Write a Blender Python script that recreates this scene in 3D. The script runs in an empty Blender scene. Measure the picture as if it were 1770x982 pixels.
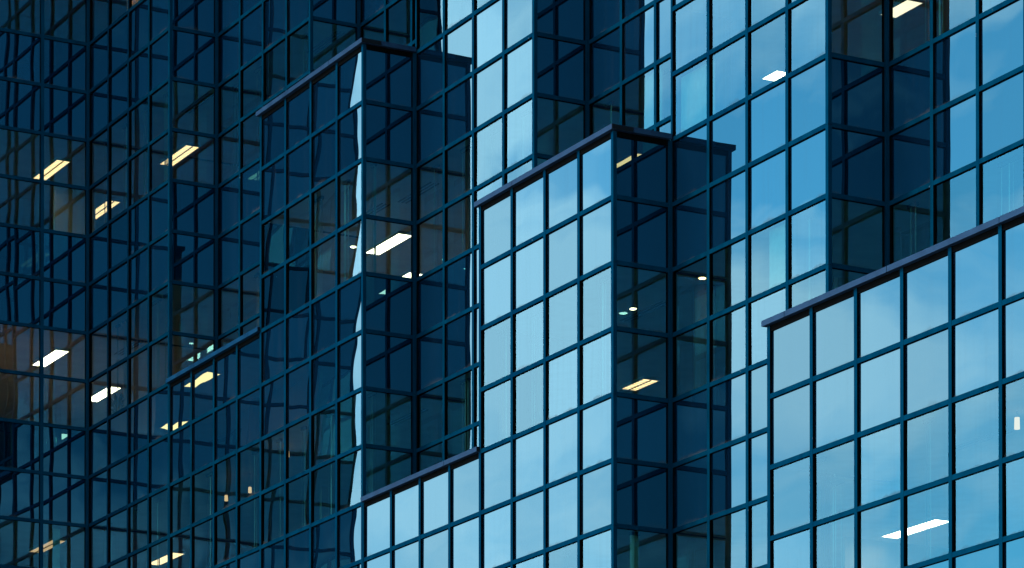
import bpy, math, random
from mathutils import Vector, noise
rnd = random.Random(11)
R = math.radians
sc = bpy.context.scene

# ------------------------------------------------------------------ camera
CAM = (49.7908, -24.0087, 1.6)
YAW, PITCH = -1.0786, 0.0157
FPX, CYP = 6019.6244, 2069.4749
cd = bpy.data.cameras.new('camera')
cam = bpy.data.objects.new('camera', cd)
sc.collection.objects.link(cam)
cam.location = CAM
cam.rotation_euler = (math.pi / 2 + PITCH, 0, -YAW)
cd.sensor_width = 36
cd.lens = FPX / 1770 * 36
cd.shift_y = (CYP - 491) / 1770
cd.clip_end = 3000
sc.camera = cam

# ------------------------------------------------------------------ sky and light
SUN_EL, SUN_AZ = 42, 243            # azimuth measured from +X towards +Y, where the sun stands
w = bpy.data.worlds.new('World'); sc.world = w; w.use_nodes = True
nt = w.node_tree; nt.nodes.clear()
def N(t, tp, **kw):
    n = t.nodes.new(tp)
    for k, v in kw.items(): setattr(n, k, v)
    return n
sky = N(nt, 'ShaderNodeTexSky', sky_type='NISHITA', sun_disc=False)
sky.sun_elevation = R(SUN_EL); sky.sun_rotation = R(90 - SUN_AZ)
sky.air_density = 1.0; sky.dust_density = .5; sky.ozone_density = 3.0
tc = N(nt, 'ShaderNodeTexCoord')
mp = N(nt, 'ShaderNodeMapping'); mp.inputs['Scale'].default_value = (1, 1, 3.0)
mp.inputs['Location'].default_value = (0.35, 0.1, 0.42)
nt.links.new(tc.outputs['Generated'], mp.inputs['Vector'])
n1 = N(nt, 'ShaderNodeTexNoise'); n1.inputs['Scale'].default_value = 6.5; n1.inputs['Detail'].default_value = 7; n1.inputs['Roughness'].default_value = .52
n1.inputs['Distortion'].default_value = .3
nt.links.new(mp.outputs[0], n1.inputs['Vector'])
cr = N(nt, 'ShaderNodeMapRange'); cr.inputs['From Min'].default_value = .40; cr.inputs['From Max'].default_value = .66
cr.inputs['To Min'].default_value = 0.0; cr.inputs['To Max'].default_value = 1.0
nt.links.new(n1.outputs['Fac'], cr.inputs['Value'])
# the cloud bank thickens towards one side of the sky
dp = N(nt, 'ShaderNodeVectorMath', operation='DOT_PRODUCT')
nt.links.new(tc.outputs['Generated'], dp.inputs[0]); dp.inputs[1].default_value = (-.47, .88, 0)
bank = N(nt, 'ShaderNodeMapRange'); bank.inputs['From Min'].default_value = -.15; bank.inputs['From Max'].default_value = .02
bank.inputs['To Min'].default_value = -.60; bank.inputs['To Max'].default_value = .48
nt.links.new(dp.outputs['Value'], bank.inputs['Value'])
mx0 = N(nt, 'ShaderNodeMath', operation='MULTIPLY'); nt.links.new(cr.outputs[0], mx0.inputs[0]); mx0.inputs[1].default_value = 1.15
# and towards the horizon
sz = N(nt, 'ShaderNodeSeparateXYZ'); nt.links.new(tc.outputs['Generated'], sz.inputs[0])
hz = N(nt, 'ShaderNodeMapRange'); hz.inputs['From Min'].default_value = .15; hz.inputs['From Max'].default_value = .36
hz.inputs['To Min'].default_value = .38; hz.inputs['To Max'].default_value = -.15; nt.links.new(sz.outputs['Z'], hz.inputs['Value'])
ma = N(nt, 'ShaderNodeMath', operation='ADD'); nt.links.new(bank.outputs[0], ma.inputs[0]); nt.links.new(hz.outputs[0], ma.inputs[1])
sxm = N(nt, 'ShaderNodeMapRange'); sxm.inputs['From Min'].default_value = -.4; sxm.inputs['From Max'].default_value = .5
sxm.inputs['To Min'].default_value = 0; sxm.inputs['To Max'].default_value = -.30; nt.links.new(sz.outputs['X'], sxm.inputs['Value'])
mb_ = N(nt, 'ShaderNodeMath', operation='ADD'); nt.links.new(ma.outputs[0], mb_.inputs[0]); nt.links.new(sxm.outputs[0], mb_.inputs[1]); ma = mb_
mx1 = N(nt, 'ShaderNodeMath', operation='ADD', use_clamp=True); nt.links.new(mx0.outputs[0], mx1.inputs[0]); nt.links.new(ma.outputs[0], mx1.inputs[1])
mix = N(nt, 'ShaderNodeMix', data_type='RGBA')
nt.links.new(mx1.outputs[0], mix.inputs['Factor'])
blue = N(nt, 'ShaderNodeVectorMath', operation='MULTIPLY'); blue.inputs[1].default_value = (.62, 1.06, 1.0)
nt.links.new(sky.outputs[0], blue.inputs[0]); nt.links.new(blue.outputs[0], mix.inputs['A']); mix.inputs['B'].default_value = (8.9, 8.7, 9.3, 1)
bg = N(nt, 'ShaderNodeBackground'); bg.inputs['Strength'].default_value = .13
nt.links.new(mix.outputs['Result'], bg.inputs['Color'])
wo = N(nt, 'ShaderNodeOutputWorld'); nt.links.new(bg.outputs[0], wo.inputs[0])

sd = bpy.data.lights.new('sun', 'SUN'); sd.energy = 1.5; sd.angle = R(15); sd.color = (1, .95, .88)
so = bpy.data.objects.new('sun', sd); sc.collection.objects.link(so)
sv = Vector((math.cos(R(SUN_EL)) * math.cos(R(SUN_AZ)), math.cos(R(SUN_EL)) * math.sin(R(SUN_AZ)), math.sin(R(SUN_EL))))
so.rotation_euler = sv.to_track_quat('Z', 'Y').to_euler()
sc.view_settings.view_transform = 'Standard'; sc.view_settings.look = 'None'
sc.view_settings.exposure = 1.62; sc.view_settings.gamma = 1
sc.render.film_transparent = False
cy = sc.cycles
cy.max_bounces = 10; cy.glossy_bounces = 7; cy.diffuse_bounces = 3; cy.transparent_max_bounces = 16; cy.transmission_bounces = 8
cy.caustics_reflective = False; cy.caustics_refractive = False; cy.sample_clamp_indirect = 6

# ------------------------------------------------------------------ grid of the building
H, W, Z0 = 0.9179, 0.9256, 13.52          # row height, bay depth, height of row 0 above the ground
def zz(r): return r * H + Z0
def Y(wd): return wd * W
TALL = 21

# ------------------------------------------------------------------ materials
def mat(name):
    m = bpy.data.materials.new(name); m.use_nodes = True
    m.node_tree.nodes.clear(); return m, m.node_tree
def principled(name, col, rough=.5, metal=0, spec=.5, noise_amt=0, nscale=6, coat=0, stretch=(1, 1, 1), bump=0):
    m, t = mat(name)
    o = N(t, 'ShaderNodeOutputMaterial'); b = N(t, 'ShaderNodeBsdfPrincipled')
    b.inputs['Base Color'].default_value = (*col, 1); b.inputs['Roughness'].default_value = rough
    b.inputs['Metallic'].default_value = metal; b.inputs['Specular IOR Level'].default_value = spec
    b.inputs['Coat Weight'].default_value = coat
    if metal > .3: b.inputs['Specular Tint'].default_value = (.05, .42, .60, 1)
    if noise_amt:
        c = N(t, 'ShaderNodeTexCoord'); mpn = N(t, 'ShaderNodeMapping'); mpn.inputs['Scale'].default_value = stretch
        t.links.new(c.outputs['Object'], mpn.inputs[0])
        n = N(t, 'ShaderNodeTexNoise'); n.inputs['Scale'].default_value = nscale; n.inputs['Detail'].default_value = 6
        t.links.new(mpn.outputs[0], n.inputs['Vector'])
        r_ = N(t, 'ShaderNodeMapRange'); r_.inputs['From Min'].default_value = .3; r_.inputs['From Max'].default_value = .7
        r_.inputs['To Min'].default_value = 1 - noise_amt; r_.inputs['To Max'].default_value = 1 + noise_amt
        t.links.new(n.outputs['Fac'], r_.inputs['Value'])
        v = N(t, 'ShaderNodeVectorMath', operation='SCALE'); v.inputs[0].default_value = col
        t.links.new(r_.outputs[0], v.inputs['Scale']); t.links.new(v.outputs[0], b.inputs['Base Color'])
        r2 = N(t, 'ShaderNodeMapRange'); r2.inputs['From Min'].default_value = .3; r2.inputs['From Max'].default_value = .7
        r2.inputs['To Min'].default_value = max(.02, rough - .12); r2.inputs['To Max'].default_value = min(1, rough + .12)
        t.links.new(n.outputs['Fac'], r2.inputs['Value']); t.links.new(r2.outputs[0], b.inputs['Roughness'])
        if bump:
            bp = N(t, 'ShaderNodeBump'); bp.inputs['Strength'].default_value = bump; bp.inputs['Distance'].default_value = .01
            t.links.new(n.outputs['Fac'], bp.inputs['Height']); t.links.new(bp.outputs[0], b.inputs['Normal'])
    t.links.new(b.outputs[0], o.inputs[0]); return m

def speckle(m):
    t = m.node_tree; b = next(n for n in t.nodes if n.type == 'BSDF_PRINCIPLED')
    g_ = N(t, 'ShaderNodeNewGeometry'); n = N(t, 'ShaderNodeTexNoise'); n.inputs['Scale'].default_value = 9; n.inputs['Detail'].default_value = 9; n.inputs['Roughness'].default_value = .7
    t.links.new(g_.outputs['Position'], n.inputs['Vector'])
    th = N(t, 'ShaderNodeMapRange'); th.inputs['From Min'].default_value = .69; th.inputs['From Max'].default_value = .72; t.links.new(n.outputs['Fac'], th.inputs['Value'])
    mx = N(t, 'ShaderNodeMix', data_type='RGBA'); src = b.inputs['Base Color'].links[0].from_socket
    t.links.new(th.outputs[0], mx.inputs['Factor']); t.links.new(src, mx.inputs['A']); mx.inputs['B'].default_value = (.25, .32, .36, 1)
    t.links.new(mx.outputs['Result'], b.inputs['Base Color'])
def glass(name, vision, dirt_col=(.055, .052, .05)):
    m, t = mat(name)
    L = t.links.new
    o = N(t, 'ShaderNodeOutputMaterial')
    uv = N(t, 'ShaderNodeUVMap'); uv.uv_map = 'UVMap'
    oi = N(t, 'ShaderNodeObjectInfo'); ge = N(t, 'ShaderNodeNewGeometry')
    rn = N(t, 'ShaderNodeMath', operation='ADD'); L(oi.outputs['Random'], rn.inputs[0]); L(ge.outputs['Random Per Island'], rn.inputs[1])
    fr_ = N(t, 'ShaderNodeMath', operation='FRACT'); L(rn.outputs[0], fr_.inputs[0])
    # faint long-wave ripple of the float glass
    tco = N(t, 'ShaderNodeTexCoord')
    nb = N(t, 'ShaderNodeTexNoise'); nb.inputs['Scale'].default_value = 1.1; nb.inputs['Detail'].default_value = 1
    L(ge.outputs['Position'], nb.inputs['Vector'])
    bp = N(t, 'ShaderNodeBump'); bp.inputs['Strength'].default_value = .5; bp.inputs['Distance'].default_value = .004
    L(nb.outputs['Fac'], bp.inputs['Height'])
    fn = N(t, 'ShaderNodeFresnel'); fn.inputs['IOR'].default_value = 2.25; L(bp.outputs[0], fn.inputs['Normal'])
    # per-pane spread of the coating
    var = N(t, 'ShaderNodeMapRange'); var.inputs['To Min'].default_value = .86; var.inputs['To Max'].default_value = 1.08
    L(fr_.outputs[0], var.inputs['Value'])
    fm = N(t, 'ShaderNodeMath', operation='MULTIPLY', use_clamp=True); L(fn.outputs[0], fm.inputs[0]); L(var.outputs[0], fm.inputs[1])
    gl = N(t, 'ShaderNodeBsdfGlossy'); gl.inputs['Roughness'].default_value = 0.0
    gl.inputs['Color'].default_value = (.35, .80, 1.0, 1)
    L(bp.outputs[0], gl.inputs['Normal'])
    if vision:
        base = N(t, 'ShaderNodeBsdfTransparent'); base.inputs['Color'].default_value = (.34, .72, .68, 1)
        bo = base.outputs[0]
    else:
        base = N(t, 'ShaderNodeBsdfDiffuse'); base.inputs['Color'].default_value = (.0003, .004, .010, 1); bo = base.outputs[0]
    ms = N(t, 'ShaderNodeMixShader'); L(fm.outputs[0], ms.inputs[0]); L(bo, ms.inputs[1]); L(gl.outputs[0], ms.inputs[2])
    # dirt: rain streaks plus grime gathered above the transom below
    sx = N(t, 'ShaderNodeSeparateXYZ'); L(uv.outputs[0], sx.inputs[0])
    mps = N(t, 'ShaderNodeMapping'); mps.inputs['Scale'].default_value = (14, 14, .7); L(ge.outputs['Position'], mps.inputs[0])
    ns = N(t, 'ShaderNodeTexNoise'); ns.inputs['Scale'].default_value = 1.0; ns.inputs['Detail'].default_value = 4; L(mps.outputs[0], ns.inputs['Vector'])
    st = N(t, 'ShaderNodeMapRange'); st.inputs['From Min'].default_value = .5; st.inputs['From Max'].default_value = .8; st.inputs['To Max'].default_value = .07
    L(ns.outputs['Fac'], st.inputs['Value'])
    nd = N(t, 'ShaderNodeTexNoise'); nd.inputs['Scale'].default_value = 2.6; nd.inputs['Detail'].default_value = 7; L(ge.outputs['Position'], nd.inputs['Vector'])
    nr = N(t, 'ShaderNodeMapRange'); nr.inputs['From Min'].default_value = .42; nr.inputs['From Max'].default_value = .7; nr.inputs['To Min'].default_value = .0; nr.inputs['To Max'].default_value = .13
    L(nd.outputs['Fac'], nr.inputs['Value'])
    eb = N(t, 'ShaderNodeMath', operation='LESS_THAN'); 
    rt = N(t, 'ShaderNodeMapRange', interpolation_type='SMOOTHSTEP'); L(sx.outputs['Y'], rt.inputs['Value'])
    L(nr.outputs[0], rt.inputs['From Max']); rt.inputs['From Min'].default_value = 0.0
    rt.inputs['To Min'].default_value = .55; rt.inputs['To Max'].default_value = 0
    ad = N(t, 'ShaderNodeMath', operation='ADD', use_clamp=True); L(st.outputs[0], ad.inputs[0]); L(rt.outputs[0], ad.inputs[1])
    # some panes are dirtier than others
    pw = N(t, 'ShaderNodeMapRange'); pw.inputs['To Min'].default_value = .25; pw.inputs['To Max'].default_value = 1.0; L(fr_.outputs[0], pw.inputs['Value'])
    dm = N(t, 'ShaderNodeMath', operation='MULTIPLY', use_clamp=True); L(ad.outputs[0], dm.inputs[0]); L(pw.outputs[0], dm.inputs[1])
    dd = N(t, 'ShaderNodeBsdfDiffuse'); dd.inputs['Color'].default_value = (*dirt_col, 1)
    m2 = N(t, 'ShaderNodeMixShader'); L(dm.outputs[0], m2.inputs[0]); L(ms.outputs[0], m2.inputs[1]); L(dd.outputs[0], m2.inputs[2])
    L(m2.outputs[0], o.inputs[0]); return m

def emit(name, col, s):
    m, t = mat(name)
    o = N(t, 'ShaderNodeOutputMaterial'); e = N(t, 'ShaderNodeEmission')
    e.inputs[0].default_value = (*col, 1); e.inputs[1].default_value = s
    t.links.new(e.outputs[0], o.inputs[0]); return m

M = {}
M['vision'] = glass('tinted_window_glass', True)
M['spandrel'] = glass('backed_spandrel_glass', False)
M['frame'] = principled('blue_painted_aluminium', (.0003, .026, .050), .42, .35, .0, .22, 5, 0, (1, 1, .4), .05)
speckle(M['frame'])
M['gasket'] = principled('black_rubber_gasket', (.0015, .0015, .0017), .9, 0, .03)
M['coping'] = principled('slate_violet_coping_metal', (.017, .036, .070), .5, .4, .05, .25, 4, 0, (1, 1, 1), .1)
M['joint'] = principled('dark_joint_sealant', (.003, .004, .006), .8, 0, .1)
M['ceiling'] = principled('white_ceiling_tile', (.55, .53, .50), .9, 0, .2, .08, 3)
M['slab'] = principled('dark_concrete_slab', (.14, .14, .14), .9, 0, .2, .15, 3)
M['wallpaint'] = principled('warm_grey_wall_paint', (.42, .37, .33), .8, 0, .2, .08, 2)
M['cream'] = principled('cream_wall_paint', (.62, .52, .44), .8, 0, .2, .06, 2)
M['carpet'] = principled('grey_carpet', (.28, .25, .23), .95, 0, .1, .2, 30)
M['blind'] = principled('off_white_blind_fabric', (.62, .60, .56), .85, 0, .2, .08, 9)
M['concrete'] = principled('painted_concrete_column', (.27, .20, .18), .8, 0, .2, .08, 3)
M['vent'] = principled('grey_vent_grille', (.16, .16, .17), .5)
M['white'] = principled('white_enamel', (.7, .7, .68), .4)
M['roofing'] = principled('grey_roof_membrane', (.12, .12, .125), .9, 0, .2, .2, 2)
M['paving'] = principled('grey_stone_paving', (.22, .22, .21), .85, 0, .3, .2, .6)
M['leaf'] = principled('dark_green_leaf', (.03, .08, .03), .6)
M['pot'] = principled('dark_ceramic_pot', (.05, .045, .04), .4)
M['lamp_warm'] = emit('warm_lamp_diffuser', (1, .37, .18), 1.9)
M['lamp_white'] = emit('white_lamp_diffuser', (1, .50, .34), 8)
M['lamp_dim'] = emit('dim_lamp_diffuser', (1, .36, .19), .8)
M['lamp_mid'] = emit('soft_white_lamp_diffuser', (1, .46, .33), 1.3)
M['lamp_strong'] = emit('strong_warm_lamp_diffuser', (1, .19, .065), 16)
M['bulb'] = emit('downlight_bulb', (1, .36, .14), 7)

# ------------------------------------------------------------------ mesh helpers
class MB:
    def __init__(s): s.v = []; s.f = []; s.m = []; s.uv = []; s.mats = []; s.sm = False
    def mi(s, m):
        if m not in s.mats: s.mats.append(m)
        return s.mats.index(m)
    def quad(s, pts, m, uv=None):
        i = len(s.v); s.v += [tuple(p) for p in pts]; s.f.append(tuple(range(i, i + len(pts)))); s.m.append(s.mi(m))
        s.uv.append(uv or [(0, 0)] * len(pts))
    def box(s, a, b, m, side=None, axis=None):
        # side: material for faces whose normal runs along the axes named in `axis`
        x0, y0, z0 = [min(p, q) for p, q in zip(a, b)]; x1, y1, z1 = [max(p, q) for p, q in zip(a, b)]
        c = [(x0, y0, z0), (x1, y0, z0), (x1, y1, z0), (x0, y1, z0), (x0, y0, z1), (x1, y0, z1), (x1, y1, z1), (x0, y1, z1)]
        for ax, ix in (('z', (3, 2, 1, 0)), ('z', (4, 5, 6, 7)), ('y', (0, 1, 5, 4)), ('x', (1, 2, 6, 5)), ('y', (2, 3, 7, 6)), ('x', (3, 0, 4, 7))):
            s.quad([c[k] for k in ix], side if (side and ax in axis) else m)
    def tube(s, p, r0, r1, h, m, n=20):
        x, y, z = p
        for k in range(n):
            a, b = 2 * math.pi * k / n, 2 * math.pi * (k + 1) / n
            s.quad([(x + r0 * math.cos(a), y + r0 * math.sin(a), z), (x + r0 * math.cos(b), y + r0 * math.sin(b), z),
                    (x + r1 * math.cos(b), y + r1 * math.sin(b), z + h), (x + r1 * math.cos(a), y + r1 * math.sin(a), z + h)], m)
        s.quad([(x + r1 * math.cos(2 * math.pi * k / n), y + r1 * math.sin(2 * math.pi * k / n), z + h) for k in range(n)], m)
        s.quad([(x + r0 * math.cos(-2 * math.pi * k / n), y + r0 * math.sin(-2 * math.pi * k / n), z) for k in range(n)], m)
    def build(s, name, parent=None, origin=None, bevel=0):
        me = bpy.data.meshes.new(name)
        o0 = origin or (0, 0, 0)
        me.from_pydata([(x - o0[0], y - o0[1], z - o0[2]) for x, y, z in s.v], [], s.f)
        for m in s.mats: me.materials.append(M[m])
        me.polygons.foreach_set('material_index', s.m)
        ul = me.uv_layers.new(name='UVMap')
        flat = [c for f in s.uv for p in f for c in p]; ul.data.foreach_set('uv', flat)
        if s.sm: me.shade_smooth()
        me.update()
        ob = bpy.data.objects.new(name, me); sc.collection.objects.link(ob)
        if parent is not None:
            ob.parent = parent
            base = parent.matrix_world if False else None
            px = world_loc(parent)
            ob.location = (o0[0] - px[0], o0[1] - px[1], o0[2] - px[2])
        else: ob.location = o0
        if bevel:
            bv = ob.modifiers.new('bevel', 'BEVEL'); bv.width = bevel; bv.segments = 1
        return ob
def world_loc(o):
    v = Vector(o.location)
    while o.parent: o = o.parent; v += o.location
    return v
def tag(o, label=None, cat=None, group=None, kind=None):
    if label: o['label'] = label
    if cat: o['category'] = cat
    if group: o['group'] = group
    if kind: o['kind'] = kind
    return o
def empty(name, loc):
    o = bpy.data.objects.new(name, None); sc.collection.objects.link(o); o.location = loc; o.empty_display_size = .3
    return o

# pixel position (1770x982) of a world point: only used to decide which panes are in view
FW = Vector((math.sin(YAW) * math.cos(PITCH), math.cos(YAW) * math.cos(PITCH), math.sin(PITCH)))
RT = Vector((math.cos(YAW), -math.sin(YAW), 0)); UP = RT.cross(FW)
def pix(p):
    d = Vector(p) - Vector(CAM); q = d.dot(FW)
    return 885 + FPX * d.dot(RT) / q, CYP - FPX * d.dot(UP) / q

# ------------------------------------------------------------------ ground
g = MB(); g.quad([(-900, -900, 0), (900, -900, 0), (900, 900, 0), (-900, 900, 0)], 'paving')
tag(g.build('ground'), 'grey stone paved ground around the tower', 'ground', kind='structure')

# ------------------------------------------------------------------ the tower
tower = empty('office_tower', (0, 0, 0))
tag(tower, 'stepped blue glass curtain wall office tower filling the whole picture', 'building')

GREC = .030        # how far the glass lies behind the frame's face
def P(wall, s, n, z):
    """point on a wall: s along it, n outwards from its plane"""
    if wall['k'] == 'A': return (s, wall['p'] - n, z)
    return (wall['p'] + n, s, z)

def pane_mesh(mb, wall, s0, s1, z0, z1, m, amp, tilt, n=7):
    base = len(mb.v); bow = rnd.gauss(.3, .5) * amp; ta = rnd.gauss(0, .6) * tilt; tb = rnd.gauss(0, .5) * tilt
    tw = rnd.gauss(0, .35) * amp + wall.get('twist', 0); cu = rnd.gauss(0, .35) * amp; pr = wall.get('press', 0)
    ta += wall.get('lean', 0)
    for j in range(n + 1):
        for i in range(n + 1):
            a, b = 2 * i / n - 1, 2 * j / n - 1
            d = (bow + pr) * (1 - a * a) * (1 - b * b) + ta * a * (s1 - s0) / 2 + tb * b * (z1 - z0) / 2 + tw * a * b + cu * a * (1 - b * b)
            S_, Z_ = s0 + (s1 - s0) * i / n, z0 + (z1 - z0) * j / n
            d += wall.get('warp', 2.2) * amp * noise.noise(Vector((S_ * .42, Z_ * .30, wall['p'] * 1.7 + (0 if wall['k'] == 'A' else 40))))
            mb.v.append(P(wall, s0 + (s1 - s0) * i / n, -GREC + d, z0 + (z1 - z0) * j / n))
    mi = mb.mi(m)
    for j in range(n):
        for i in range(n):
            q = [(i, j), (i + 1, j), (i + 1, j + 1), (i, j + 1)]
            mb.f.append(tuple(base + b * (n + 1) + a for a, b in q)); mb.m.append(mi)
            mb.uv.append([(a / n, b / n) for a, b in q])
    mb.sm = True

def is_vision(r): return (r % 4) in (0, 1)

def curtain(kind, plane, s0, s1, unit, r0, r1, amp=.0012, tilt=.0014, left='free', right='free', top=True, label=None, lean=0, press=0, twist=0, warp=2.2):
    """one flat stretch of curtain wall. s0..s1 in grid units, rows r0..r1"""
    wall = dict(k=kind, p=plane, lean=lean, press=press, twist=twist, warp=warp)
    ncol = int(round(s1 - s0)); zb, zt = zz(r0), zz(r1)
    mw, th = .068, .062
    a0, a1 = s0 * unit, s1 * unit
    f = MB()
    sx = 'x' if kind == 'A' else 'y'
    def bar(sa, sb, n0, n1, za, zb_, axes):
        f.box(P(wall, sa, n0, za), P(wall, sb, n1, zb_), 'frame', 'gasket', axes)
    xs = [s * unit for s in range(int(s0), int(s1) + 1)]
    edges = []
    for i, x in enumerate(xs):
        lo, hi = x - mw / 2, x + mw / 2
        if i == 0: lo, hi = (x, x + .045) if left == 'inner' else (x + .05, x + .058) if left == 'post' else (x, x + mw)
        if i == ncol: lo, hi = (x - .045, x) if right == 'inner' else (x - .064, x - .054) if right == 'post' else (x - mw, x)
        if (i == 0 and left == 'join'): lo, hi = x - mw / 2, x + mw / 2
        if (i == ncol and right == 'join'): edges.append((x - mw / 2, x - mw / 2)); continue
        if (i == 0 and left == 'post') or (i == ncol and right == 'post'):
            edges.append((lo, hi)); bar(lo, hi, -.06, -.012, zb, zt, 'xyz'); continue
        bar(lo, hi, -.06, 0, zb, zt, sx)
        edges.append((lo, hi))
    for c in range(ncol):
        xa, xb = edges[c][1], edges[c + 1][0]
        for r in range(r0, r1 + 1):
            z = zz(r)
            za, zc = z - th / 2, z + th / 2
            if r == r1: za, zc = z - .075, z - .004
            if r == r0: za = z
            if r == r1: f.box(P(wall, xa, -.058, za), P(wall, xb, -.012, zc), 'gasket'); continue  # top transom all black: the shade under the coping put into its colour
            bar(xa, xb, -.058, -.002, za, zc, 'z')
    part = f.build('curtain_wall', tower, (P(wall, (a0 + a1) / 2, 0, zb)))
    if label: part['label'] = label
    stuff = MB()
    for c in range(ncol):
        xa, xb = edges[c][1] - .004, edges[c + 1][0] + .004
        for r in range(r0, r1):
            za, zc = zz(r) + th / 2 - .004, (zz(r + 1) - th / 2 + .004) if r + 1 < r1 else zz(r + 1) - .071
            m = 'vision' if is_vision(r) else 'spandrel'
            pts = [pix(P(wall, a, 0, b)) for a in (xa, xb) for b in (za, zc)]
            px = [p[0] for p in pts]; py = [p[1] for p in pts]
            vis = max(px) > -5 and min(px) < 1775 and max(py) > -5 and min(py) < 987
            if vis:
                mb = MB(); pane_mesh(mb, wall, xa, xb, za, zc, m, amp, tilt)
                o = mb.build('window_pane' if m == 'vision' else 'spandrel_pane', part, P(wall, (xa + xb) / 2, -GREC, (za + zc) / 2))
                COUNT[m] = COUNT.get(m, 0) + 1
            else:
                pane_mesh(stuff, wall, xa, xb, za, zc, m, amp, tilt, 2)
    if stuff.v:
        o = stuff.build('outer_glazing', part, P(wall, (a0 + a1) / 2, -GREC, zb)); o['kind'] = 'stuff'
    return part
COUNT = {}
BOT = -14

# front plane (depth 0)
curtain('A', Y(0), -12, -8, 1, BOT, TALL, .0016, .0016, 'inner', 'post')
curtain('A', Y(0), -8, -4, 1, BOT, 4, .0016, .0016, 'join', 'join')
curtain('A', Y(0), -4, 0, 1, BOT, 8, .0016, .0012, 'join', 'post', twist=.0011, warp=.9, lean=.0012)
curtain('A', Y(0), 0, 4, 1, BOT, 0, .0010, .0012, 'join', 'join')
curtain('A', Y(0), 4, 8, 1, BOT, 4, .0010, .0012, 'join', 'post')
curtain('A', Y(0), 8, 12, 1, BOT, -4, left='join', right='join')
curtain('A', Y(0), 12, 20, 1, BOT, 0, .0010, .0012, 'join', 'post')
# second plane (depth 1)
curtain('A', Y(1), -8, -4, 1, 3, TALL, .0014, .0014, 'inner', 'post')
curtain('A', Y(1), 0, 4, 1, -1, TALL, .0012, .0014, 'inner', 'post')
curtain('A', Y(1), 8, 12, 1, -5, 17, .0012, .0014, 'inner', 'post')
# third plane (depth 2)
curtain('A', Y(2), -4, 0, 1, 7, TALL, .0012, .0014, 'inner', 'inner')
curtain('A', Y(2), 4, 8, 1, 3, TALL, .0012, .0014, 'inner', 'inner')
curtain('A', Y(2), 12, 20, 1, -1, TALL, .0012, .0014, 'inner', 'post')
# return faces looking along +x
curtain('B', -12, -6, 0, W, BOT, TALL, .0014, .0016, 'post', 'inner')
curtain('B', -8, 0, 1, W, 3, TALL, .0010, .0012, 'post', 'inner')
curtain('B', -4, 1, 2, W, 7, TALL, .0010, .0012, 'post', 'inner')
curtain('B', 0, 0, 1, W, -1, 8, .0010, .0012, 'post', 'inner')
curtain('B', 4, 1, 2, W, 3, TALL, .0010, .0012, 'post', 'inner')
curtain('B', 8, 0, 1, W, -5, 4, .0010, .0012, 'post', 'inner')
curtain('B', 12, 1, 2, W, -1, 17, .0010, .0012, 'post', 'inner')
curtain('B', 20, 0, 2, W, BOT, 0, left='post')
curtain('B', 20, 2, 14, W, BOT, TALL, left='post')
# wing that steps forward at the far left
curtain('A', Y(-6), -24, -12, 1, BOT, TALL, left='free', right='post')
print('panes', COUNT)

# left-hand returns (facing away from the street view, solid metal clad)
def cheek(x, w0, w1, r0, r1):
    b = MB(); b.box((x, Y(w0) + .002, zz(r0)), (x + .02, Y(w1), zz(r1) - .004), 'frame')
    b.build('side_cladding', tower, (x, Y(w0), zz(r0)))
cheek(-4 - .034, 0.068, 1, 4, 8); cheek(4 - .034, .068, 1, 0, 4); cheek(12 - .034, .068, 1, -4, 0)
cheek(0 - .034, 1.068, 2, 8, TALL); cheek(8 - .034, 1.068, 2, 4, 17)

# corner posts
def post(x, w_, r0, r1):
    y = Y(w_); b = MB()
    z = zz(r0)
    while z < zz(r1) - .01:
        z2 = min(z + 2 * H, zz(r1) - .004)
        b.box((x - .058, y - .008, z + .003), (x + .008, y + .050, z2 - .003), 'frame'); z = z2
    b.box((x - .055, y - .005, zz(r0)), (x + .005, y + .047, zz(r1) - .006), 'joint')
    b.build('corner_post', tower, (x, y, zz(r0)), .004)
post(-8, 0, BOT, TALL); post(0, 0, BOT, 8); post(8, 0, BOT, 4); post(20, 0, BOT, 0)
post(-4, 1, 7, TALL); post(4, 1, 3, TALL); post(12, 1, -1, 17); post(-12, -6, BOT, TALL); post(20, 2, 0, TALL)
# black fillers in the inner corners
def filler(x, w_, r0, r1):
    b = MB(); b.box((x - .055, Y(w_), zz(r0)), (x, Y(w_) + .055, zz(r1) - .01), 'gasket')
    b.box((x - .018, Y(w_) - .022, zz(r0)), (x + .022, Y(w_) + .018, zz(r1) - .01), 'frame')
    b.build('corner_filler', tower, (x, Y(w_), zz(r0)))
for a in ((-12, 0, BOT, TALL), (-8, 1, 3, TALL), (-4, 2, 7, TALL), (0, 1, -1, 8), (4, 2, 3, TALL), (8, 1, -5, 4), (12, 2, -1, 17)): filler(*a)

# copings: a folded metal cap on each step, with open joints between its lengths
M['coping_blue'] = principled('deep_blue_coping_metal', (.004, .034, .075), .5, .4, .05, .25, 4)
def coping(name_pts, row, cm='coping', over=.055, hgt=.074, deep=.30, ln=2.35, off=.8):
    z = zz(row)
    b = MB()
    for (x0, y0, x1, y1) in name_pts:
        if abs(x1 - x0) > abs(y1 - y0):        # along x, facing -y
            x = x0; nx = x0 + off
            while x < x1 - .01:
                e = min(nx, x1)
                if x1 - e < .2: e = x1
                b.box((x + .006, y0 - over, z + .001), (e - .006, y0 + deep, z + hgt), cm)
                b.box((x + .0, y0 - over + .006, z + .004), (e, y0 + deep - .01, z + hgt - .006), 'joint')
                x = e; nx = e + ln
        else:                                   # along y, facing +x
            b.box((x0 - deep, y0 + deep + .004, z + .001), (x0 + over, y1, z + hgt), cm)
    b.build('coping', tower, (name_pts[0][0], name_pts[0][1], z), .005)
coping([(-8.05, 0, -4.0, 0)], 4, 'coping_blue', off=1.3)
coping([(-4.09, 0, .055, 0), (0, 0, 0, Y(1) - .01)], 8, off=2.9)
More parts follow.
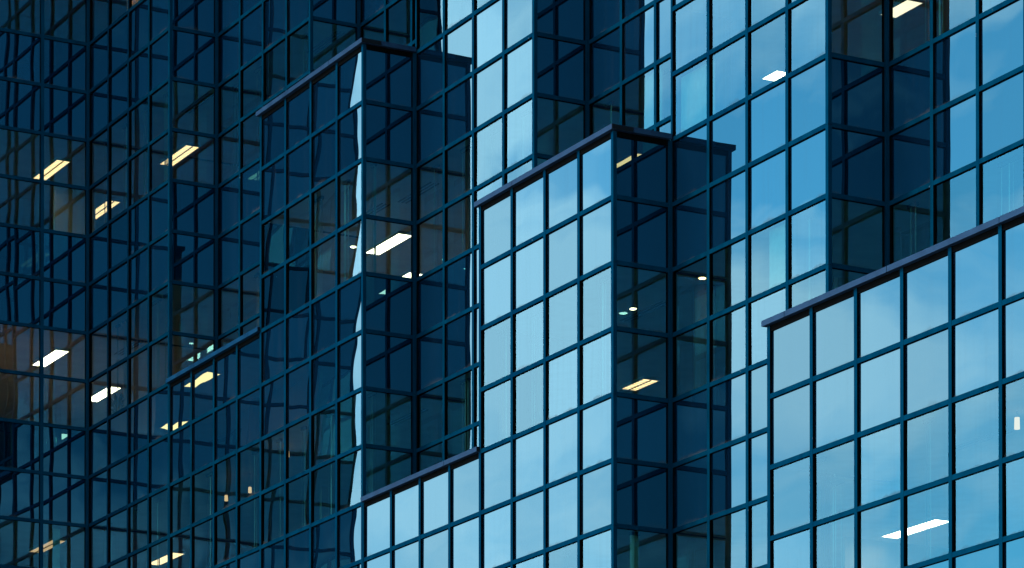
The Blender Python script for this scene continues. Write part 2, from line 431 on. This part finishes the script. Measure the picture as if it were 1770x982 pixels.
coping([(0.02, 0, 4.0, 0)], 0, off=2.9, ln=1.9)
coping([(4 - .09, 0, 8.055, 0), (8, 0, 8, Y(1) - .01)], 4, off=1.2, ln=3.2)
coping([(12 - .09, 0, 20.055, 0)], 0, off=.55, ln=2.3)
coping([(8.02, 0, 11.9, 0)], -4)
coping([(8 - .09, Y(1), 12.055, Y(1)), (12, Y(1), 12, Y(2) - .01)], 17)
coping([(-12, 0, -8, 0)], TALL); coping([(-8, Y(1), -4, Y(1))], TALL); coping([(0, Y(1), 4, Y(1))], TALL)

# body behind the facade: roofs, storey slabs, walls
BLOCKS = [(-8, -4, 0, 1, 4), (-4, 0, 0, 2, 8), (0, 4, 0, 1, 0), (4, 8, 0, 2, 4), (8, 12, 0, 1, -4), (12, 20, 0, 2, 0), (-12, -8, 0, 14, TALL),
          (-8, -4, 1, 14, TALL), (-4, 0, 2, 14, TALL), (0, 4, 1, 14, TALL), (4, 8, 2, 14, TALL), (8, 12, 1, 2, 17), (8, 12, 2, 14, TALL), (12, 20, 2, 14, TALL),
          (-24, -12, -6, 14, TALL)]
IN = .10
for (a, b_, w0, w1, top) in BLOCKS:
    r = MB(); r.box((a + .02, Y(w0) + .06, zz(top) - .06), (b_ - .06, Y(w1) + (.06 if w1 < 14 else 0), zz(top) - .02), 'roofing')
    r.build('roof', tower, (a, Y(w0), zz(top)))
def solid_at(u, wd, row):
    return any(a <= u < b_ and w0 <= wd < w1 and row < top for a, b_, w0, w1, top in BLOCKS)
# storey slabs: the strip from the ceiling (row 4k-2) up to the floor above (row 4k)
for k in range(-3, 6):
    r0, r1 = 4 * k - 2, 4 * k
    s = MB()
    for (a, b_, w0, w1, top) in BLOCKS:
        if r0 >= top: continue
        x0, x1 = a, b_; y0, y1 = Y(w0), Y(w1)
        # pull the slab back from an exposed face
        if not solid_at(a + .5, w0 - .5, r0): y0 += IN
        if not solid_at(b_ + .5, w0 + .5, r0): x1 -= IN
        if not solid_at(a - .5, w0 + .5, r0): x0 += IN
        zt = min(zz(r1), zz(top) - .08)
        i = s.mi('slab')
        s.box((x0, y0, zz(r0)), (x1, y1, zt), 'slab')
        s.m[-6] = s.mi('ceiling'); s.m[-5] = s.mi('carpet')
    if s.v: s.build('floor_slab', tower, (0, 0, zz(r0)))
# core wall, end walls
cw = MB(); cw.box((-24, 7.2, 0), (20, 7.3, zz(TALL)), 'wallpaint'); cw.box((-24, Y(-6) + .1, 0), (-23.9, 7.2, zz(TALL)), 'wallpaint')
cw.build('core_wall', tower, (0, 7.2, 0))
bk = MB(); bk.box((-24.1, Y(14), 0), (20, Y(14) + .1, zz(TALL)), 'slab'); bk.build('rear_wall', tower, (0, Y(14), 0))
# room partitions and structural columns, storey by storey
LEVELS = [-4, 0, 4, 8, 12]
for r in LEVELS:
    for x in (-17.6, -9.7, -6.9, .9, 8.75, 16.4):
        if rnd.random() < .28 or (x == 8.75 and r == 4): continue
        y0 = max(2.3, 0)
        p_ = MB(); p_.box((x, y0 + rnd.random() * 1.2, zz(r) + .002), (x + .1, 7.19, zz(r + 2) - .002), 'wallpaint')
        p_.build('partition_wall', tower, (x, y0, zz(r)))
    for x in (-15.2, 18.8):
        c = MB(); c.sm = False; c.tube((x, 5.2 if x > -12 else -4.9, zz(r) + .002), .24, .24, 2 * H - .004, 'concrete')
        c.build('column', tower, (x, 5.2, zz(r)))

for (a, b_) in (((-11.93, .75, zz(12) + .002), (-10.4, .83, zz(14) - .002)), ((-14.8, .35, zz(8) + .002), (-14.7, 1.2, zz(10) - .002)), ((-15.3, -2.6, zz(4) + .002), (-15.2, -1.1, zz(6) - .002)), ((-16.2, -4.95, zz(4) + .002), (-12.3, -4.87, zz(6) - .002))):  # last wall is added to block the wing lamp's bounce off the front glass
    p_ = MB(); p_.box(a, b_, 'cream'); p_.build('partition_wall', tower, a)
# half-drawn vertical blinds hanging inside some windows
def blind(kind, plane, s, r, wd, n):
    wall = dict(k=kind, p=plane); b = MB()
    b.box(P(wall, s, -.30, zz(r + 2) - .05), P(wall, s + wd, -.25, zz(r + 2) - .002), 'vent')
    for i in range(n):
        x = s + wd * (i + .15) / n; e = x + wd / n * .75
        o1, o2 = rnd.uniform(-.31, -.28), rnd.uniform(-.27, -.24)
        z0, z1 = zz(r) + .04, zz(r + 2) - .05
        p = [P(wall, x, o1, z0), P(wall, e, o2, z0), P(wall, e, o2, z1), P(wall, x, o1, z1)]
        b.quad(p, 'blind'); q = [(a_ - (.004 if kind == 'B' else 0), b2 + (.004 if kind == 'A' else 0), c_) for a_, b2, c_ in p]; b.quad(q[::-1], 'blind')
    b.build('window_blind', tower, P(wall, s, -.28, zz(r)))
for (pl, u0, u1, rows) in ((0, -12, -8, (0, 4, 8)), (0, -8, -4, (0,)), (0, -4, 0, (0, 4)), (0, 0, 4, (-4,)), (0, 4, 8, (-4, 0)), (0, 12, 18, (-4,)),
                           (1, -8, -4, (4, 8)), (1, 0, 4, (0, 4)), (1, 8, 12, (-4, 0, 4)), (2, 12, 16, (0, 4)), (2, 4, 8, (4,))):
    for r in rows:
        for u in range(u0, u1):
            t_ = rnd.random()
            if t_ < (.8 if u < 0 else .5):
                wd = rnd.choice((.16, .2, .28, .42)); blind('A', Y(pl), u + (.08 if rnd.random() < .75 else .9 - wd), r, wd, max(2, int(wd / .075)))
for (x, w0, r) in ((8, 0, -4), (-12, -1, 0)):
    wd = rnd.choice((.15, .22)); blind('B', x, Y(w0) + .09 + rnd.random() * .4, r, wd, 3)
blind('A', Y(2), 12.42, 4, .5, 6)
def roller(plane, s0_, s1_, r):
    wall = dict(k='A', p=plane); b = MB()
    b.box(P(wall, s0_, -.16, zz(r) + .03), P(wall, s1_, -.14, zz(r + 1) - .03), 'blind')
    b.box(P(wall, s0_ - .01, -.175, zz(r) + .005), P(wall, s1_ + .01, -.125, zz(r) + .028), 'white')
    b.build('roller_blind', tower, P(wall, s0_, -.15, zz(r)))
roller(Y(1), 8.05, 8.95, 4); roller(Y(2), 5.45, 5.98, 5); roller(Y(1), 10.35, 10.9, 1)
# slotted air grilles in the ceilings
for (x, y, r) in ((-1.8, 1.5, 6), (-3.2, 1.3, 6), (-9.6, .9, 10), (-13.2, 1.0, 6), (-2.0, 1.4, 2), (5.4, 1.6, 2), (-5.6, 1.6, 10), (14, 1.4, -2)):
    v = MB()
    for i in range(3): v.box((x, y + .07 * i, zz(r) - .012), (x + 1.2, y + .07 * i + .025, zz(r) - .001), 'vent')
    v.build('ceiling_vent', tower, (x, y, zz(r)))

# ------------------------------------------------------------------ things inside the rooms
def lamp(x, y, row, label, m='lamp_warm', ln=1.3, wd=.26, louvre=False):
    t = empty('ceiling_light', (x, y, zz(row) - .05)); tag(t, label, 'ceiling light', 'recessed ceiling lights in the office rooms')
    h = MB(); z = zz(row)
    h.box((x - ln / 2 - .02, y - wd / 2 - .02, z - .05), (x + ln / 2 + .02, y - wd / 2, z - .002), 'white')
    h.box((x - ln / 2 - .02, y + wd / 2, z - .05), (x + ln / 2 + .02, y + wd / 2 + .02, z - .002), 'white')
    h.box((x - ln / 2 - .02, y - wd / 2, z - .05), (x - ln / 2, y + wd / 2, z - .002), 'white')
    h.box((x + ln / 2, y - wd / 2, z - .05), (x + ln / 2 + .02, y + wd / 2, z - .002), 'white')
    h.build('housing', t, (x, y, z - .05))
    d = MB(); d.box((x - ln / 2, y - wd / 2, z - .044), (x + ln / 2, y + wd / 2, z - .012), m); d.build('diffuser', t, (x, y, z - .044))
    if louvre:
        l = MB()
        l.box((x - ln / 2 + .01, y - .012, z - .055), (x + ln / 2 - .01, y + .012, z - .046), 'vent')
        for i in range(int(ln / .09)):
            xx = x - ln / 2 + .05 + i * .09
            l.box((xx, y - wd / 2 + .004, z - .052), (xx + .008, y + wd / 2 - .004, z - .047), 'vent')
        l.build('louvre', t, (x, y, z - .05))
lamp(-3.93, 2.385, 6, 'large bright white ceiling light behind the dark return face near the centre', 'lamp_white')
lamp(-5.75, 3.6, 6, 'small bright end of a ceiling light low in the centre lit room', 'lamp_white', ln=.9)
lamp(-13.9, -.03, 10, 'long warm ceiling light at the far left edge, upper one', louvre=True)
lamp(-11.9, 1.82, 10, 'warm louvred ceiling light seen beside the tall left corner post', louvre=True)
lamp(-15.85, 1.79, 10, 'slanting warm ceiling light right of the far left inner corner, upper one', louvre=True)
lamp(-13.93, -.03, 6, 'bright white ceiling light in the brown lit room at the far left', 'lamp_white')
lamp(-16.1, 1.92, 6, 'bright ceiling light just right of the brown lit room', 'lamp_white')
lamp(-14.1, -3.15, 6, 'ceiling light of the left wing mirrored in the left front glass', 'lamp_strong')
lamp(-17.9, -4.2, 6, 'second ceiling light of the left wing mirrored lower down in the glass', 'lamp_strong', ln=.9)
lamp(-14.0, 2.42, 2, 'dim warm ceiling light at the bottom edge left of centre')
lamp(-13.95, -.08, 2, 'dim warm ceiling light in the bottom left corner', 'lamp_dim', louvre=True)
lamp(9.68, 3.68, 6, 'bright ceiling light high in the dark return at the top right', 'lamp_mid', ln=.66)
lamp(6.5, 3.63, 6, 'small white ceiling light high in the sky-blue glass right of centre', 'lamp_white', ln=.4, wd=.22)
lamp(2.4, 3.7, 2, 'warm louvred ceiling light low in the dark return right of centre', 'lamp_warm', ln=.7, louvre=True)
lamp(9.95, 3.72, -2, 'long white ceiling light behind the sky-blue glass at bottom right', 'lamp_white')
lamp(14.1, 3.72, 6, 'ceiling light mirrored as a thin strip under the centre coping', 'lamp_strong')

lamp(-11.2, .38, 14, 'warm lit ceiling light over the cream wall in the top left corner', 'lamp_strong', ln=.9, wd=.2)
def downlight(x, y, row, label, m='lamp_white', r=.06):
    t = empty('downlight', (x, y, zz(row))); tag(t, label, 'downlight', 'round downlights in the office ceilings')
    a = MB(); a.tube((x, y, zz(row) - .02), r + .015, r + .015, .018, 'white'); a.build('trim_ring', t, (x, y, zz(row)))
    b = MB(); b.tube((x, y, zz(row) - .026), r, r, .005, m); b.build('bulb', t, (x, y, zz(row)))
downlight(10.09, 1.40, 2, 'small round downlight behind the sky-blue glass near the right')
downlight(6.10, 1.42, 2, 'small round downlight in the dark return right of centre', r=.045)
downlight(-4.44, 1.95, 6, 'tiny round downlight left of the centre lit room', r=.05)
downlight(-12.35, 3.63, 10, 'tiny round downlight in the dark upper left glass', 'lamp_warm', .07)

def atz(xp, yp, row):
    d = FW + RT * ((xp - 885) / FPX) + UP * ((CYP - yp) / FPX)
    t = (zz(row) - .02 - CAM[2]) / d[2]; return [CAM[i] + t * d[i] for i in range(3)]
for xp, yp, row, lab in ((1214, 481, 2, 'small oval downlight above a warm lit column in the dark return at right'),):
    q = atz(xp, yp, row)
    downlight(q[0], q[1], row, lab, 'bulb', .05)
    c = MB(); c.tube((q[0] - .42, q[1] + .30, zz(row - 2) + .002), .16, .16, 2 * H - .004, 'concrete'); c.build('column', tower, (q[0], q[1], zz(row - 2)))
def pendant(x, y, z, label, hgt=.22, r=.05, row=None):
    t = empty('pendant_lamp', (x, y, z)); tag(t, label, 'pendant lamp', 'small warm pendant lamps')
    a = MB(); a.tube((x, y, z), r, r * .9, hgt, 'lamp_dim', 12); a.build('lamp_shade', t, (x, y, z))
    c = MB(); c.tube((x, y, z + hgt), .008, .008, zz(row) - z - hgt - .001, 'vent', 6); c.build('cord', t, (x, y, z + hgt))
def at(xp, yp, yw):
    """world point on the ray of a photo position, at depth yw behind the front plane"""
    d = FW + RT * ((xp - 885) / FPX) + UP * ((CYP - yp) / FPX)
    t = (yw - CAM[1]) / d[1]; return [CAM[i] + t * d[i] for i in range(3)]
for xp, yp, yw, row, lab in ((1758, 742, 1.0, -2, 'small pendant lamp at the right edge of the picture'), (846, 655, .8, 2, 'small pendant lamp in the second column of the centre bright block'),
                             (391, 866, .7, 2, 'small warm pendant lamp low in the dark glass at left'), (432, 852, .9, 2, 'tiny warm pendant lamp right of another low in the dark glass'),
                             (497, 790, .6, 2, 'tiny warm pendant lamp beside the bright strip left of the centre post')):
    q = at(xp, yp, yw); pendant(q[0], q[1], q[2], lab, .14 if xp > 800 else .1, .035 if xp > 800 else .032, row)

# potted plant on the floor behind the left front glass
q = at(203, 716, .75)
pl = empty('potted_plant', (q[0], q[1], zz(4) + .002)); tag(pl, 'dark leafy potted plant behind the left front glass under a ceiling light', 'plant')
b = MB(); b.tube((q[0], q[1], zz(4) + .002), .12, .17, .28, 'pot'); b.build('pot', pl, (q[0], q[1], zz(4)))
b = MB(); b.tube((q[0], q[1], zz(4) + .28), .02, .012, .35, 'pot', 8); b.build('stem', pl, (q[0], q[1], zz(4) + .28))
b = MB()
for i in range(130):
    a = rnd.uniform(0, 6.283); el = rnd.uniform(.1, 1.4); ln_ = rnd.uniform(.14, .34)
    o_ = Vector((q[0], q[1], zz(4) + rnd.uniform(.4, .68)))
    d_ = Vector((math.cos(a) * math.cos(el), math.sin(a) * math.cos(el), math.sin(el))); sd_ = d_.cross(Vector((0, 0, 1))).normalized() * .025
    mid = o_ + d_ * ln_ * .6; tip = o_ + d_ * ln_ + Vector((0, 0, -.05))
    b.quad([o_, mid + sd_, tip, mid - sd_], 'leaf')
b.build('foliage', pl, (q[0], q[1], zz(4) + .5))
